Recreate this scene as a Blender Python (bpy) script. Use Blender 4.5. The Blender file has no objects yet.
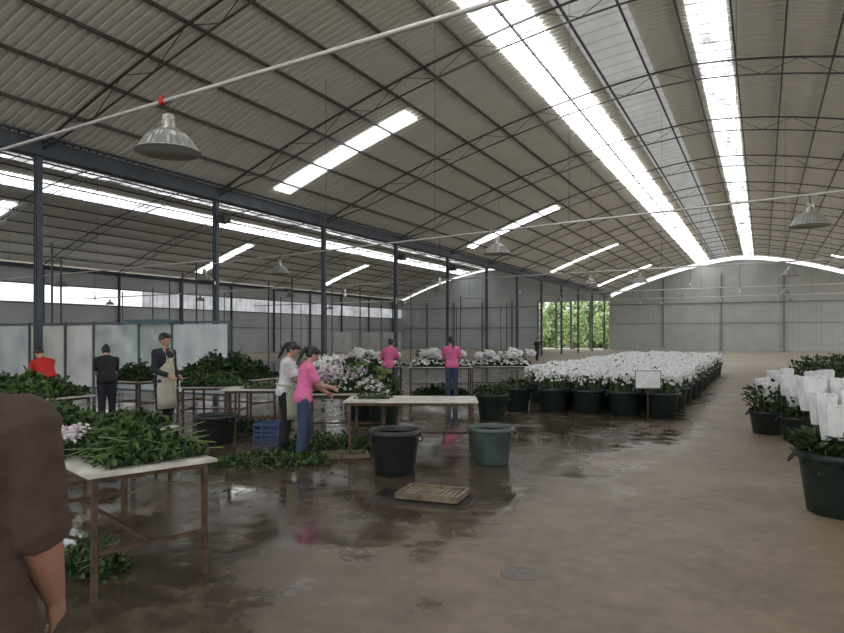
import bpy, math, random
from mathutils import Vector, Matrix, Quaternion, noise as mnoise
random.seed(7)
S = bpy.context.scene
COL = S.collection
YAW = math.radians(27.3)
CAMH = 1.7
R_ = Vector((math.cos(YAW), math.sin(YAW), 0)); F_ = Vector((-math.sin(YAW), math.cos(YAW), 0))
def G(u, d, z=0.0):
    """plan position at distance d ahead of the viewer's standing point"""
    p = R_*((u-422)/660*d) + F_*d
    return Vector((p.x, p.y, z))

# ---------------------------------------------------------------- materials
def mat(name, col, rough=0.6, metal=0.0, noise=0.0, nscale=8.0, bump=0.0, island=0.0, trans=0.0, spec=None, col2=None, alpha=None):
    m = bpy.data.materials.new(name); m.use_nodes = True
    nt = m.node_tree; b = nt.nodes['Principled BSDF']
    b.inputs['Roughness'].default_value = rough; b.inputs['Metallic'].default_value = metal
    if spec is not None: b.inputs['Specular IOR Level'].default_value = spec
    if alpha is not None: b.inputs['Alpha'].default_value = alpha
    tc = nt.nodes.new('ShaderNodeTexCoord')
    n = nt.nodes.new('ShaderNodeTexNoise'); n.inputs['Scale'].default_value = nscale; n.inputs['Detail'].default_value = 4
    nt.links.new(tc.outputs['Object'], n.inputs['Vector'])
    ramp = nt.nodes.new('ShaderNodeValToRGB')
    d = tuple(x*(1-noise) for x in col) if col2 is None else col2
    l = tuple(min(1, x*(1+noise)) for x in col)
    ramp.color_ramp.elements[0].color = (*d, 1); ramp.color_ramp.elements[1].color = (*l, 1)
    ramp.color_ramp.elements[0].position = 0.3; ramp.color_ramp.elements[1].position = 0.7
    if island:
        g = nt.nodes.new('ShaderNodeNewGeometry')
        nt.links.new(g.outputs['Random Per Island'], ramp.inputs['Fac'])
    else:
        nt.links.new(n.outputs['Fac'], ramp.inputs['Fac'])
    nt.links.new(ramp.outputs['Color'], b.inputs['Base Color'])
    if bump:
        bp = nt.nodes.new('ShaderNodeBump'); bp.inputs['Strength'].default_value = bump; bp.inputs['Distance'].default_value = 0.02
        nt.links.new(n.outputs['Fac'], bp.inputs['Height']); nt.links.new(bp.outputs['Normal'], b.inputs['Normal'])
    if trans:
        tr = nt.nodes.new('ShaderNodeBsdfTranslucent'); nt.links.new(ramp.outputs['Color'], tr.inputs['Color'])
        mx = nt.nodes.new('ShaderNodeMixShader'); mx.inputs[0].default_value = trans
        out = nt.nodes['Material Output']
        nt.links.new(b.outputs[0], mx.inputs[1]); nt.links.new(tr.outputs[0], mx.inputs[2]); nt.links.new(mx.outputs[0], out.inputs['Surface'])
    return m
def emis(name, col, st, lo=0.7, hi=1.3, rib=0.0):
    m = bpy.data.materials.new(name); m.use_nodes = True; nt = m.node_tree
    nt.nodes.clear()
    e = nt.nodes.new('ShaderNodeEmission'); o = nt.nodes.new('ShaderNodeOutputMaterial')
    tc = nt.nodes.new('ShaderNodeTexCoord'); mp = nt.nodes.new('ShaderNodeMapping'); mp.inputs['Scale'].default_value = (2.5, 0.5, 1)
    n = nt.nodes.new('ShaderNodeTexNoise'); n.inputs['Scale'].default_value = 1.0; n.inputs['Detail'].default_value = 4
    mr = nt.nodes.new('ShaderNodeMapRange'); mr.inputs['From Min'].default_value = .3; mr.inputs['From Max'].default_value = .7
    mr.inputs['To Min'].default_value = st*lo; mr.inputs['To Max'].default_value = st*hi
    nt.links.new(tc.outputs['Object'], mp.inputs[0]); nt.links.new(mp.outputs[0], n.inputs['Vector'])
    nt.links.new(n.outputs['Fac'], mr.inputs['Value'])
    src = mr.outputs[0]
    if rib:
        wv = nt.nodes.new('ShaderNodeTexWave'); wv.wave_type = 'BANDS'; wv.bands_direction = 'Y'; wv.inputs['Scale'].default_value = .48
        nt.links.new(tc.outputs['Object'], wv.inputs['Vector'])
        m2 = nt.nodes.new('ShaderNodeMapRange'); m2.inputs['From Max'].default_value = .12; m2.inputs['To Min'].default_value = 1-rib; m2.inputs['To Max'].default_value = 1
        nt.links.new(wv.outputs['Fac'], m2.inputs['Value'])
        mu = nt.nodes.new('ShaderNodeMath'); mu.operation = 'MULTIPLY'; nt.links.new(src, mu.inputs[0]); nt.links.new(m2.outputs[0], mu.inputs[1]); src = mu.outputs[0]
    nt.links.new(src, e.inputs['Strength'])
    e.inputs['Color'].default_value = (*col, 1)
    nt.links.new(e.outputs[0], o.inputs[0])
    return m

M = {}
M['roof'] = mat('roof_sheet_mat', (0.74, 0.72, 0.65), 0.5, 0.0, 0.04, 0.3)
M['steel'] = mat('dark_steel_mat', (0.075, 0.075, 0.075), 0.5, 0.3, 0.3, 3)
M['bluesteel'] = mat('blue_steel_mat', (0.075, 0.088, 0.11), 0.5, 0.3, 0.25, 2)
M['purlin'] = mat('purlin_mat', (0.08, 0.075, 0.07), 0.6, 0.2, 0.2, 3)
M['pipe'] = mat('pipe_mat', (0.60, 0.59, 0.56), 0.4, 0.3, 0.12, 6)
M['wall'] = mat('wall_sheet_mat', (0.43, 0.44, 0.43), 0.6, 0, 0.08, 0.6)
M['wall2'] = mat('wall_sheet_light_mat', (0.54, 0.57, 0.58), 0.6, 0, 0.1, 0.5)
M['trim'] = mat('trim_mat', (0.2, 0.21, 0.22), 0.6)
M['alu'] = mat('aluminium_mat', (0.42, 0.41, 0.38), 0.38, 0.8, 0.1, 20)
M['prism'] = mat('prismatic_shade_mat', (0.50, 0.50, 0.47), 0.22, 0.2, 0.15, 25, trans=0.35, alpha=0.66)
M['darkplastic'] = mat('dark_plastic_mat', (0.02, 0.02, 0.02), 0.5)
M['bulb'] = mat('bulb_glass_mat', (0.8, 0.8, 0.78), 0.1)
M['rust'] = mat('rusty_frame_mat', (0.10, 0.062, 0.042), 0.7, 0.3, 0.5, 14)
M['ttop'] = mat('table_board_mat', (0.60, 0.58, 0.52), 0.35, 0, 0.35, 5)
M['leaf'] = mat('leaf_mat', (0.095, 0.165, 0.038), 0.5, 0, 0, 5, island=1, trans=0.25, col2=(0.012, 0.036, 0.010))
M['leafdark'] = mat('leaf_dark_mat', (0.045, 0.09, 0.025), 0.5, 0, 0, 5, island=1, trans=0.2, col2=(0.009, 0.024, 0.008))
M['stem'] = mat('stem_mat', (0.16, 0.24, 0.08), 0.6, 0, 0.3, 9)
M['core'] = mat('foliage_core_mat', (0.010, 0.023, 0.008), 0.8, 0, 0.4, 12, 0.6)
M['petal'] = mat('white_petal_mat', (0.97, 0.97, 0.96), 0.6, 0, 0, 5, island=1, trans=0.3, col2=(0.82, 0.83, 0.82))
M['petalpink'] = mat('pale_petal_mat', (0.95, 0.90, 0.92), 0.6, 0, 0, 5, island=1, trans=0.3, col2=(0.74, 0.62, 0.68))
M['paper'] = mat('white_sleeve_mat', (0.88, 0.88, 0.88), 0.5, 0, 0.08, 10, 0.5, trans=0.3)
M['tub'] = mat('green_tub_mat', (0.013, 0.025, 0.021), 0.45, 0, 0.35, 5)
M['tubnear'] = mat('near_green_tub_mat', (0.014, 0.026, 0.022), 0.48, 0, 0.4, 5)
M['tubgrey'] = mat('grey_green_tub_mat', (0.075, 0.105, 0.092), 0.4, 0, 0.35, 5)
M['tubblack'] = mat('black_tub_mat', (0.018, 0.022, 0.021), 0.4, 0, 0.3, 5)
M['water'] = mat('tub_water_mat', (0.02, 0.03, 0.02), 0.05)
M['blue'] = mat('blue_plastic_mat', (0.03, 0.07, 0.16), 0.4, 0, 0.2, 6)
M['wood'] = mat('dirty_wood_mat', (0.17, 0.135, 0.085), 0.7, 0, 0.5, 10)
M['skin'] = mat('skin_mat', (0.42, 0.25, 0.17), 0.5, 0, 0.08, 12)
M['skintan'] = mat('skin_tan_mat', (0.30, 0.155, 0.10), 0.5, 0, 0.08, 12)
M['hair'] = mat('black_hair_mat', (0.010, 0.009, 0.009), 0.4, 0, 0.3, 40, 0.3)
M['eye'] = mat('eye_mat', (0.01, 0.008, 0.008), 0.2)
M['lip'] = mat('lip_mat', (0.33, 0.1, 0.09), 0.4)
def cloth(n, c): return mat(n, c, 0.85, 0, 0.14, 22, 0.35)
M['brown'] = cloth('brown_shirt_mat', (0.066, 0.037, 0.028))
M['pink'] = cloth('pink_shirt_mat', (0.72, 0.17, 0.36))
M['pink2'] = cloth('deep_pink_shirt_mat', (0.62, 0.13, 0.30))
M['white'] = cloth('white_blouse_mat', (0.62, 0.60, 0.62))
M['black'] = cloth('black_cloth_mat', (0.012, 0.012, 0.015))
M['navy'] = cloth('navy_cloth_mat', (0.014, 0.017, 0.028))
M['jean'] = cloth('jean_mat', (0.04, 0.065, 0.12))
M['redc'] = cloth('red_shirt_mat', (0.50, 0.02, 0.02))
M['cream'] = cloth('cream_apron_mat', (0.45, 0.42, 0.34))
M['palegreen'] = cloth('pale_green_apron_mat', (0.38, 0.44, 0.33))
M['shoe'] = mat('shoe_mat', (0.02, 0.02, 0.022), 0.5)
M['khaki'] = cloth('dark_trouser_mat', (0.03, 0.025, 0.022))
M['paneA'] = mat('fogged_sheet_pale_mat', (0.84, 0.86, 0.82), 0.3, 0, 0.2, 1.2, trans=0.65)
M['paneB'] = mat('fogged_sheet_green_mat', (0.74, 0.85, 0.82), 0.3, 0, 0.3, 1.6, trans=0.65)
M['paneC'] = mat('fogged_sheet_blue_mat', (0.82, 0.90, 0.92), 0.3, 0, 0.2, 1.4, trans=0.65)
M['teal'] = mat('teal_post_mat', (0.05, 0.12, 0.14), 0.5)
M['bark'] = mat('bark_mat', (0.16, 0.12, 0.09), 0.9, 0, 0.3, 10)
M['treeleaf'] = mat('tree_leaf_mat', (0.65, 0.74, 0.42), 0.6, 0, 0, 5, island=1, trans=0.4, col2=(0.20, 0.32, 0.13))  # pale leaf tones carry the outdoor brightness in their colour
M['hedge'] = mat('hedge_leaf_mat', (0.70, 0.78, 0.48), 0.6, 0, 0, 5, island=1, trans=0.4, col2=(0.22, 0.33, 0.15))  # leaf colours lifted to imitate sunlit, overexposed foliage
M['drain_shade'] = mat('drain_shadow_mat', (0.018, 0.015, 0.012), 0.3)  # near-black colour stands in for the shade inside the drain pit
M['cover'] = mat('worn_cover_mat', (0.12, 0.10, 0.08), 0.5, 0, 0.3, 10)
M['sky1'] = emis('bright_skylight_mat', (0.97, 0.98, 1.0), 6.5, .45, 1.4, .85)
M['sky1b'] = emis('soft_skylight_mat', (0.95, 0.98, 1.0), 2.8, .28, 1.7, .8)
M['sky1c'] = emis('weak_skylight_mat', (0.95, 0.98, 1.0), 0.9, .1, 1.9, .8)
M['sky2'] = emis('dull_skylight_mat', (0.97, 0.97, 0.93), 0.36, .9, 1.1, .25)
M['sky3'] = emis('panel_skylight_mat', (0.95, 0.97, 1.0), 6.0)
M['bandlight'] = emis('grimy_window_mat', (0.95, 0.97, 1.0), 0.5, .7, 1.3, .3)
M['bandbright'] = emis('bright_window_mat', (0.96, 0.98, 1.0), 1.5, .7, 1.3)

def floor_material():
    m = bpy.data.materials.new('wet_concrete_mat'); m.use_nodes = True; nt = m.node_tree; b = nt.nodes['Principled BSDF']
    L = nt.links.new
    def N(t, **k):
        n = nt.nodes.new(t)
        for a, v in k.items(): setattr(n, a, v)
        return n
    def mth(op, a, b_, clamp=False):
        n = N('ShaderNodeMath', operation=op); n.use_clamp = clamp
        for i, v in enumerate((a, b_)):
            if isinstance(v, (int, float)): n.inputs[i].default_value = v
            else: L(v, n.inputs[i])
        return n.outputs[0]
    def mr(v, a, b_, c, d):
        n = N('ShaderNodeMapRange'); n.inputs['From Min'].default_value = a; n.inputs['From Max'].default_value = b_
        n.inputs['To Min'].default_value = c; n.inputs['To Max'].default_value = d; L(v, n.inputs['Value']); return n.outputs[0]
    tc = N('ShaderNodeTexCoord'); sx = N('ShaderNodeSeparateXYZ'); L(tc.outputs['Object'], sx.inputs[0])
    def noise(s, d=5, r=0.55):
        n = N('ShaderNodeTexNoise'); n.inputs['Scale'].default_value = s; n.inputs['Detail'].default_value = d; n.inputs['Roughness'].default_value = r
        L(tc.outputs['Object'], n.inputs['Vector']); return n.outputs['Fac']
    n1 = noise(0.35); n2 = noise(1.1, 6); n3 = noise(5.5, 8, 0.65); n4 = noise(0.6, 4); n5 = noise(0.22, 6, 0.6); n6 = noise(2.3, 6, .6)
    a = mth('SUBTRACT', mth('MULTIPLY', sx.outputs['X'], -1.0), mr(sx.outputs['Y'], 5, 12, 1.75, 0.9))
    w = mth('ADD', a, mth('MULTIPLY', mth('SUBTRACT', n1, 0.5), 3.2))
    w = mth('ADD', w, mth('MULTIPLY', mth('SUBTRACT', n2, 0.5), 3.2))
    w = mth('MINIMUM', mth('MULTIPLY', w, 0.8), 0.88)
    w = mth('ADD', w, mth('MULTIPLY', mth('SUBTRACT', n6, 0.5), 1.9))
    wet = mth('MULTIPLY', w, 1.05, True)
    wet = mth('MULTIPLY', wet, mr(sx.outputs['Y'], 30, 40, 1, 0))
    wet = mth('MULTIPLY', wet, mr(sx.outputs['X'], -1.3, -.3, 1, 0))
    pud = mr(mth('ADD', mth('MULTIPLY', n2, 0.6), mth('MULTIPLY', n4, 0.4)), .46, .52, 0, 1)
    puddle = mth('MULTIPLY', pud, wet)
    r1 = N('ShaderNodeValToRGB'); e = r1.color_ramp.elements
    e[0].position = 0.38; e[0].color = (0.118, 0.085, 0.054, 1); e[1].position = 0.62; e[1].color = (0.265, 0.203, 0.135, 1)
    L(mth('ADD', mth('ADD', mth('MULTIPLY', n3, 0.35), mth('MULTIPLY', n2, 0.3)), mth('MULTIPLY', n5, 0.35)), r1.inputs[0])
    r2 = N('ShaderNodeValToRGB'); e = r2.color_ramp.elements
    e[0].position = 0.3; e[0].color = (0.036, 0.027, 0.019, 1); e[1].position = 0.75; e[1].color = (0.100, 0.077, 0.053, 1)
    L(n3, r2.inputs[0])
    mx = N('ShaderNodeMixRGB'); L(wet, mx.inputs[0]); L(r1.outputs[0], mx.inputs[1]); L(r2.outputs[0], mx.inputs[2])
    mx2 = N('ShaderNodeMixRGB'); L(mr(sx.outputs['Y'], 30, 42, 0, 1), mx2.inputs[0]); L(mx.outputs[0], mx2.inputs[1]); mx2.inputs[2].default_value = (.38, .33, .26, 1)  # far floor blended paler, painting the light from the openings into its colour
    L(mx2.outputs[0], b.inputs['Base Color'])
    rr = mth('SUBTRACT', 0.55, mth('MULTIPLY', wet, 0.33))
    rr = mth('SUBTRACT', rr, mth('MULTIPLY', puddle, 0.18), True)
    rr = mth('ADD', rr, mth('MULTIPLY', mth('SUBTRACT', n3, 0.5), 0.10), True)
    L(rr, b.inputs['Roughness'])
    bp = N('ShaderNodeBump'); bp.inputs['Distance'].default_value = 0.008
    L(mth('SUBTRACT', 0.35, mth('MULTIPLY', wet, 0.30)), bp.inputs['Strength']); L(n3, bp.inputs['Height'])
    L(bp.outputs[0], b.inputs['Normal'])
    return m
M['floor'] = floor_material()
M['ground'] = mat('outdoor_ground_mat', (0.70, 0.67, 0.59), 0.9, 0, 0.1, 0.3)  # albedo raised so the ground acts as a reflector lighting the roof underside

# ---------------------------------------------------------------- mesh builder
class MB:
    def __init__(s): s.v = []; s.f = []
    def box(s, c, size, rot=None):
        hx, hy, hz = (a/2 for a in size); b = len(s.v); c = Vector(c)
        for z in (-hz, hz):
            for x, y in ((-hx, -hy), (hx, -hy), (hx, hy), (-hx, hy)):
                p = Vector((x, y, z))
                if rot is not None: p = rot @ p
                s.v.append(p+c)
        s.f += [tuple(b+i for i in q) for q in ((3,2,1,0),(4,5,6,7),(0,1,5,4),(1,2,6,5),(2,3,7,6),(3,0,4,7))]
        return s
    def ring_loft(s, rings, cap=True, closed=True):
        b = len(s.v); n = len(rings[0])
        for r in rings: s.v += [Vector(p) for p in r]
        for i in range(len(rings)-1):
            for j in range(n if closed else n-1):
                k = (j+1) % n
                s.f.append((b+i*n+j, b+i*n+k, b+(i+1)*n+k, b+(i+1)*n+j))
        if cap and closed:
            s.f.append(tuple(b+j for j in reversed(range(n))))
            s.f.append(tuple(b+(len(rings)-1)*n+j for j in range(n)))
        return s
    def tube(s, pts, rad, n=8):
        pts = [Vector(p) for p in pts]
        if isinstance(rad, (int, float)): rad = [rad]*len(pts)
        rings = []; up = None
        for i, p in enumerate(pts):
            if i == 0: d = pts[1]-p
            elif i == len(pts)-1: d = p-pts[i-1]
            else: d = (pts[i+1]-p).normalized()+(p-pts[i-1]).normalized()
            d.normalize()
            if up is None:
                up = Vector((0,0,1)) if abs(d.z) < 0.9 else Vector((0,1,0))
            x = d.cross(up).normalized(); y = x.cross(d).normalized(); up = y
            rings.append([p + x*math.cos(2*math.pi*k/n)*rad[i] + y*math.sin(2*math.pi*k/n)*rad[i] for k in range(n)])
        return s.ring_loft(rings)
    def beam(s, a, b_, w, h):
        a = Vector(a); b_ = Vector(b_); d = (b_-a).normalized()
        up = Vector((0,0,1)) if abs(d.z) < 0.95 else Vector((0,1,0))
        x = d.cross(up).normalized(); y = x.cross(d).normalized()
        rings = [[p+x*sx*w/2+y*sy*h/2 for sx, sy in ((-1,-1),(1,-1),(1,1),(-1,1))] for p in (a, b_)]
        return s.ring_loft(rings)
    def ball(s, c, r, nu=14, nv=9, T=None):
        if isinstance(r, (int, float)): r = (r, r, r)
        rings = []
        for i in range(nv+1):
            a = -math.pi/2 + math.pi*i/nv
            cr = max(math.cos(a), 0.02)
            ring = []
            for k in range(nu):
                t = 2*math.pi*k/nu
                p = Vector((c[0]+r[0]*cr*math.cos(t), c[1]+r[1]*cr*math.sin(t), c[2]+r[2]*math.sin(a)))
                ring.append(T(p) if T else p)
            rings.append(ring)
        return s.ring_loft(rings)
    def capsule(s, a, b_, ra, rb, n=12):
        a = Vector(a); b_ = Vector(b_); d = (b_-a).normalized()
        pts = [a-d*ra*0.9, a-d*ra*0.5, a, b_, b_+d*rb*0.5, b_+d*rb*0.9]
        return s.tube(pts, [ra*0.35, ra*0.86, ra, rb, rb*0.86, rb*0.35], n)
    def lathe(s, prof, n=32, c=(0,0,0), rib=0.0):
        rings = []
        for r, z in prof:
            ring = []
            for k in range(n):
                t = 2*math.pi*k/n; q = max(r, .001)*(1+rib*(1 if k % 2 else -1))
                ring.append(Vector((c[0]+q*math.cos(t), c[1]+q*math.sin(t), c[2]+z)))
            rings.append(ring)
        return s.ring_loft(rings, cap=True)
    def leaf(s, p, size, q=None, w=0.45):
        if q is None:
            q = Quaternion((random.gauss(0,1), random.gauss(0,1), random.gauss(0,1), random.gauss(0,1))).normalized()
        b = len(s.v); L = size
        for x, y, z in ((0,0,0),(L*0.35,L*w,L*.08),(L*0.8,L*w*.7,L*.04),(L,0,-L*.12),(L*0.8,-L*w*.7,L*.04),(L*0.35,-L*w,L*.08),(L*.5,0,-L*.04)):
            s.v.append(Vector(p)+q@Vector((x, y, z)))
        s.f += [(b,b+6,b+1),(b+1,b+6,b+2),(b+2,b+6,b+3),(b,b+5,b+6),(b+5,b+4,b+6),(b+4,b+3,b+6)]
    def bloom(s, p, r, d=Vector((0,0,1)), n=8):
        """chrysanthemum head: whorls of petals over a dome"""
        q = Vector((0,0,1)).rotation_difference(Vector(d).normalized()); p = Vector(p)
        b = len(s.v)
        s.v.append(p+q@Vector((0,0,r*0.55)))
        for ring, (rr, zz) in enumerate(((0.5, 0.5), (0.95, 0.12), (0.75, -0.35))):
            for k in range(n):
                t = 2*math.pi*(k+0.5*ring)/n
                j = rr*r*(1.2 if k % 2 else 0.75)
                s.v.append(p+q@Vector((j*math.cos(t), j*math.sin(t), zz*r+(0.2*r if k % 2 else -0.14*r))))
        for k in range(n):
            s.f.append((b, b+1+k, b+1+(k+1) % n))
            for ring in range(2):
                o = b+1+ring*n
                s.f.append((o+k, o+n+k, o+n+(k+1) % n, o+(k+1) % n))
    def mesh(s, name, m=None, smooth=False):
        me = bpy.data.meshes.new(name); me.from_pydata([tuple(v) for v in s.v], [], s.f); me.update()
        if m is not None: me.materials.append(m)
        if smooth: me.polygons.foreach_set('use_smooth', [True]*len(me.polygons))
        return me
    def obj(s, name, m=None, parent=None, smooth=False, loc=None, rz=0, label=None, cat=None, kind=None, group=None):
        o = bpy.data.objects.new(name, s.mesh(name, m, smooth)); COL.objects.link(o)
        return tag(o, parent, loc, rz, label, cat, kind, group)
def tag(o, parent=None, loc=None, rz=0, label=None, cat=None, kind=None, group=None):
    if parent is not None: o.parent = parent
    if loc is not None: o.location = loc
    if rz: o.rotation_euler[2] = rz
    if label: o['label'] = label
    if cat: o['category'] = cat
    if kind: o['kind'] = kind
    if group: o['group'] = group
    return o
def empty(name, loc=(0,0,0), rz=0, label=None, cat=None, group=None):
    o = bpy.data.objects.new(name, None); o.empty_display_size = 0.1; COL.objects.link(o)
    return tag(o, None, loc, rz, label, cat, None, group)
def copy_thing(root, loc, rz=0.0, sc=1.0, label=None, parts=True, tilt=None):
    c = root.copy(); COL.objects.link(c); c.location = loc
    c.rotation_euler = (tilt[0], tilt[1], rz) if tilt else (0, 0, rz)
    c.scale = (sc, sc, sc) if isinstance(sc, (int, float)) else sc
    if label: c['label'] = label
    if parts:
        for ch in root.children:
            k = ch.copy(); COL.objects.link(k); k.parent = c
    return c
def remesh(o, vox, it=2, folds=0.0):
    md = o.modifiers.new('r', 'REMESH'); md.mode = 'VOXEL'; md.voxel_size = vox; md.use_smooth_shade = True
    if it:
        sm = o.modifiers.new('s', 'SMOOTH'); sm.factor = 0.5; sm.iterations = it
    dg = bpy.context.evaluated_depsgraph_get(); dg.update()
    me = bpy.data.meshes.new_from_object(o.evaluated_get(dg))
    mats = list(o.data.materials); o.modifiers.clear(); o.data = me
    if not me.materials:
        for m_ in mats: me.materials.append(m_)
    me.polygons.foreach_set('use_smooth', [True]*len(me.polygons))
    if folds:
        ns = [v.normal.copy() for v in me.vertices]
        for v, n in zip(me.vertices, ns):
            p = v.co; w = mnoise.noise(Vector((p.x*9, p.y*9, p.z*16+p.x*8)))+.5*mnoise.noise(Vector((p.x*22, p.y*22, p.z*30)))
            v.co = p+n*(folds*w+folds*.3)
        me.update()
    return o

# ---------------------------------------------------------------- the hall
Y0, Y1 = -13.8, 79.0
ROWS = [-13.8+6*k for k in range(16)]
def roofz(x, xr):
    return 10.3-3.8*min(abs(x-xr)/14.0, 1.0)**1.6
MB().box((-16, 32.5, -0.1), (60, 95, 0.2)).obj('floor', M['floor'], kind='structure', label='brown concrete floor, wet and puddled in the work area')
g = MB(); g.box((-16, 40, -0.35), (260, 260, 0.2)); g.obj('ground', M['ground'], kind='structure', label='pale ground outside the hall')
def roof(xr, name, label):
    mb = MB(); ys = []; y = Y0-0.6
    while y < Y1+0.6:
        ys += [(y, 0), (y+0.12, 0), (y+0.145, 0.045), (y+0.205, 0.045)]; y += 0.23
    xs = [xr-14.3+28.6*i/36 for i in range(37)]
    for (y, dz) in ys:
        for x in xs: mb.v.append(Vector((x, y, roofz(x, xr)+dz)))
    n = len(xs)
    for i in range(len(ys)-1):
        for j in range(n-1): mb.f.append((i*n+j, i*n+j+1, (i+1)*n+j+1, (i+1)*n+j))
    mb.obj(name, M['roof'], kind='structure', label=label)
roof(-2, 'ceiling', 'arched corrugated metal roof over the main bay')
roof(-30, 'ceiling.001', 'arched corrugated metal roof over the side bay')
wn = [0]
def skyrun(x0, x1, y0, y1, xr, m, label):
    wn[0] += 1; mb = MB(); k = max(1, int(abs(x1-x0)/0.7)); rings = []
    for i in range(k+1):
        x = x0+(x1-x0)*i/k; z = roofz(x, xr)-0.03
        rings.append([(x, y0, z), (x, y1, z), (x, y1, z-0.012), (x, y0, z-0.012)])
    mb.ring_loft(rings)
    mb.obj('window_%d' % wn[0], m, kind='structure', label=label)
skyrun(-6.5, -5.2, Y0, Y1-.5, -2, M['sky1'], 'long translucent ridge skylight strip')
skyrun(-1.8, -0.85, Y0, Y1-.5, -2, M['sky1b'], 'long translucent ridge skylight strip')
skyrun(-4.7, -3.1, Y0, Y1-.5, -2, M['sky2'], 'dull pale translucent roof strip')
skyrun(-31.9, -31.2, Y0, Y1-.5, -30, M['sky1c'], 'weak translucent ridge skylight strip over the side bay')
skyrun(-35.0, -33.6, Y0, Y1-.5, -30, M['sky1b'], 'long translucent ridge skylight strip over the side bay')
for yy in (1.5, 18.6, 35.6, 52.5, 69.5):
    skyrun(-15.2, -10.0, yy-0.42, yy+0.42, -2, M['sky3'], 'single translucent roof sheet running up the slope')
    skyrun(5.5, 11.0, yy-0.42, yy+0.42, -2, M['sky3'], 'single translucent roof sheet running up the slope')
for yy in (5.5, 22.0, 41.3, 59):
    skyrun(-42.8, -37.0, yy-0.42, yy+0.42, -30, M['sky3'], 'single translucent roof sheet running up the slope')
for xr, nm in ((-2, 'main'), (-30, 'side')):
    for i in range(1, 22):
        x = xr-14+28*i/22.0
        z = roofz(x, xr)-0.08
        MB().box((x, (Y0+Y1)/2, z), (0.045, Y1-Y0, 0.075)).obj('roof_purlin', M['purlin'], label='dark steel purlin under the %s bay roof sheets' % nm, cat='purlin', group='purlins of the %s bay' % nm)
def truss(xr):
    mb = MB(); n = 28; T_ = []; B_ = []
    for i in range(n+1):
        x = xr-13.9+27.8*i/n
        zt = roofz(x, xr)-0.15
        dep = 0.48*min(1, 0.25+min(i, n-i)/3.0)
        T_.append(Vector((x, 0, zt))); B_.append(Vector((x, 0, zt-dep)))
    for i in range(n):
        mb.beam(T_[i], T_[i+1], 0.045, 0.05); mb.beam(B_[i], B_[i+1], 0.032, 0.04)
        if i % 2: mb.beam(T_[i], B_[i+1], 0.016, 0.016)
        else: mb.beam(B_[i], T_[i+1], 0.016, 0.016)
    return mb
for xr, nm in ((-2, 'main'), (-30, 'side')):
    base = truss(xr).obj('roof_truss', M['steel'], label='slender arched steel truss spanning the %s bay' % nm, cat='roof truss', group='trusses of the %s bay' % nm)
    base.location = (0, ROWS[0], 0)
    for y in ROWS[1:]: copy_thing(base, (0, y, 0))
def column(h, w, x, y, label, grp):
    mb = MB()
    mb.box((0, 0, h/2), (w*0.35, w, h)); mb.box((-w/2, 0, h/2), (w*.12, w, h)); mb.box((w/2, 0, h/2), (w*.12, w, h))
    mb.box((0, 0, 0.01), (w*1.8, w*1.8, 0.02)); mb.box((0, 0, h-0.01), (w*1.6, w*1.6, 0.03))
    mb.box((0, 0, h-0.35), (w*1.35, w*1.25, 0.04))
    return mb.obj('steel_column', M['bluesteel'], loc=(x, y, 0), label=label, cat='column', group=grp)
c = column(6.12, 0.14, -16, ROWS[0], 'slim dark steel column carrying the valley gutter', 'columns under the valley gutter')
for y in ROWS[1:]: copy_thing(c, (-16, y, 0))
c = column(6.18, 0.14, -43.7, ROWS[0], 'dark steel column against the side wall', 'columns along the side wall')
for y in ROWS[1:]: copy_thing(c, (-43.7, y, 0))
c = column(6.18, 0.14, 11.8, ROWS[0], 'dark steel column on the open side', 'columns along the open side')
for y in ROWS[1:]: copy_thing(c, (11.8, y, 0))
po_ = MB().tube([(0, 0, 0), (0, 0, 4.6)], .035, 8).tube([(0, 0, 0), (0, 0, .02)], .1, 12).obj('thin_pole', M['steel'], label='thin steel pole standing in the side bay', cat='pole', group='thin poles of the side bay', loc=(-24, 16.2, 0))
for x, y in ((-24, 22.2), (-24, 28.2), (-24, 34.2), (-24, 40.2), (-24, 52.2), (-24, 64.2), (-33, 28.2), (-33, 34.2), (-33, 40.2), (-33, 46.2), (-33, 58.2), (-20, 13.2), (-20, 19.2), (-20, 25.2), (-20, 31.2), (-20, 37.2), (-28, 37.2), (-28, 49.2), (-38, 37.2), (-38, 49.2), (-38, 30), (-28, 25), (-20, 45), (-20, 55), (-28, 62)):
    copy_thing(po_, (x, y, 0))
g = MB(); L = Y1-Y0; cy = (Y0+Y1)/2
g.box((-16, cy, 6.16), (0.34, L, 0.05)); g.box((-15.85, cy, 6.38), (0.05, L, 0.46)); g.box((-16.15, cy, 6.38), (0.05, L, 0.46)); g.box((-15.78, cy, 6.60), (0.14, L, 0.04))
g.obj('gutter_beam', M['bluesteel'], label='long blue-grey steel valley gutter on the columns', cat='beam')
for x in (11.9, -43.9):
    MB().box((x, cy, 6.35), (0.2, L, 0.3)).obj('eave_beam', M['bluesteel'], label='steel eave beam along the roof edge', cat='beam')
def cross_pipe(p0, p1, label, wires, rad=.022, xr=-2):
    r = empty('conduit_pipe', (0,0,0), label=label, cat='pipe', group='pipes spanning the hall')
    MB().tube([p0, p1], rad, 10).obj('pipe_run', M['pipe'], r, True)
    p0 = Vector(p0); p1 = Vector(p1)
    for t in wires:
        p = p0.lerp(p1, t); MB().tube([p, (p.x, p.y, roofz(p.x, xr)-0.15)], 0.006, 5).obj('hanger_wire', M['steel'], r)
    return p0, p1
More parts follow.
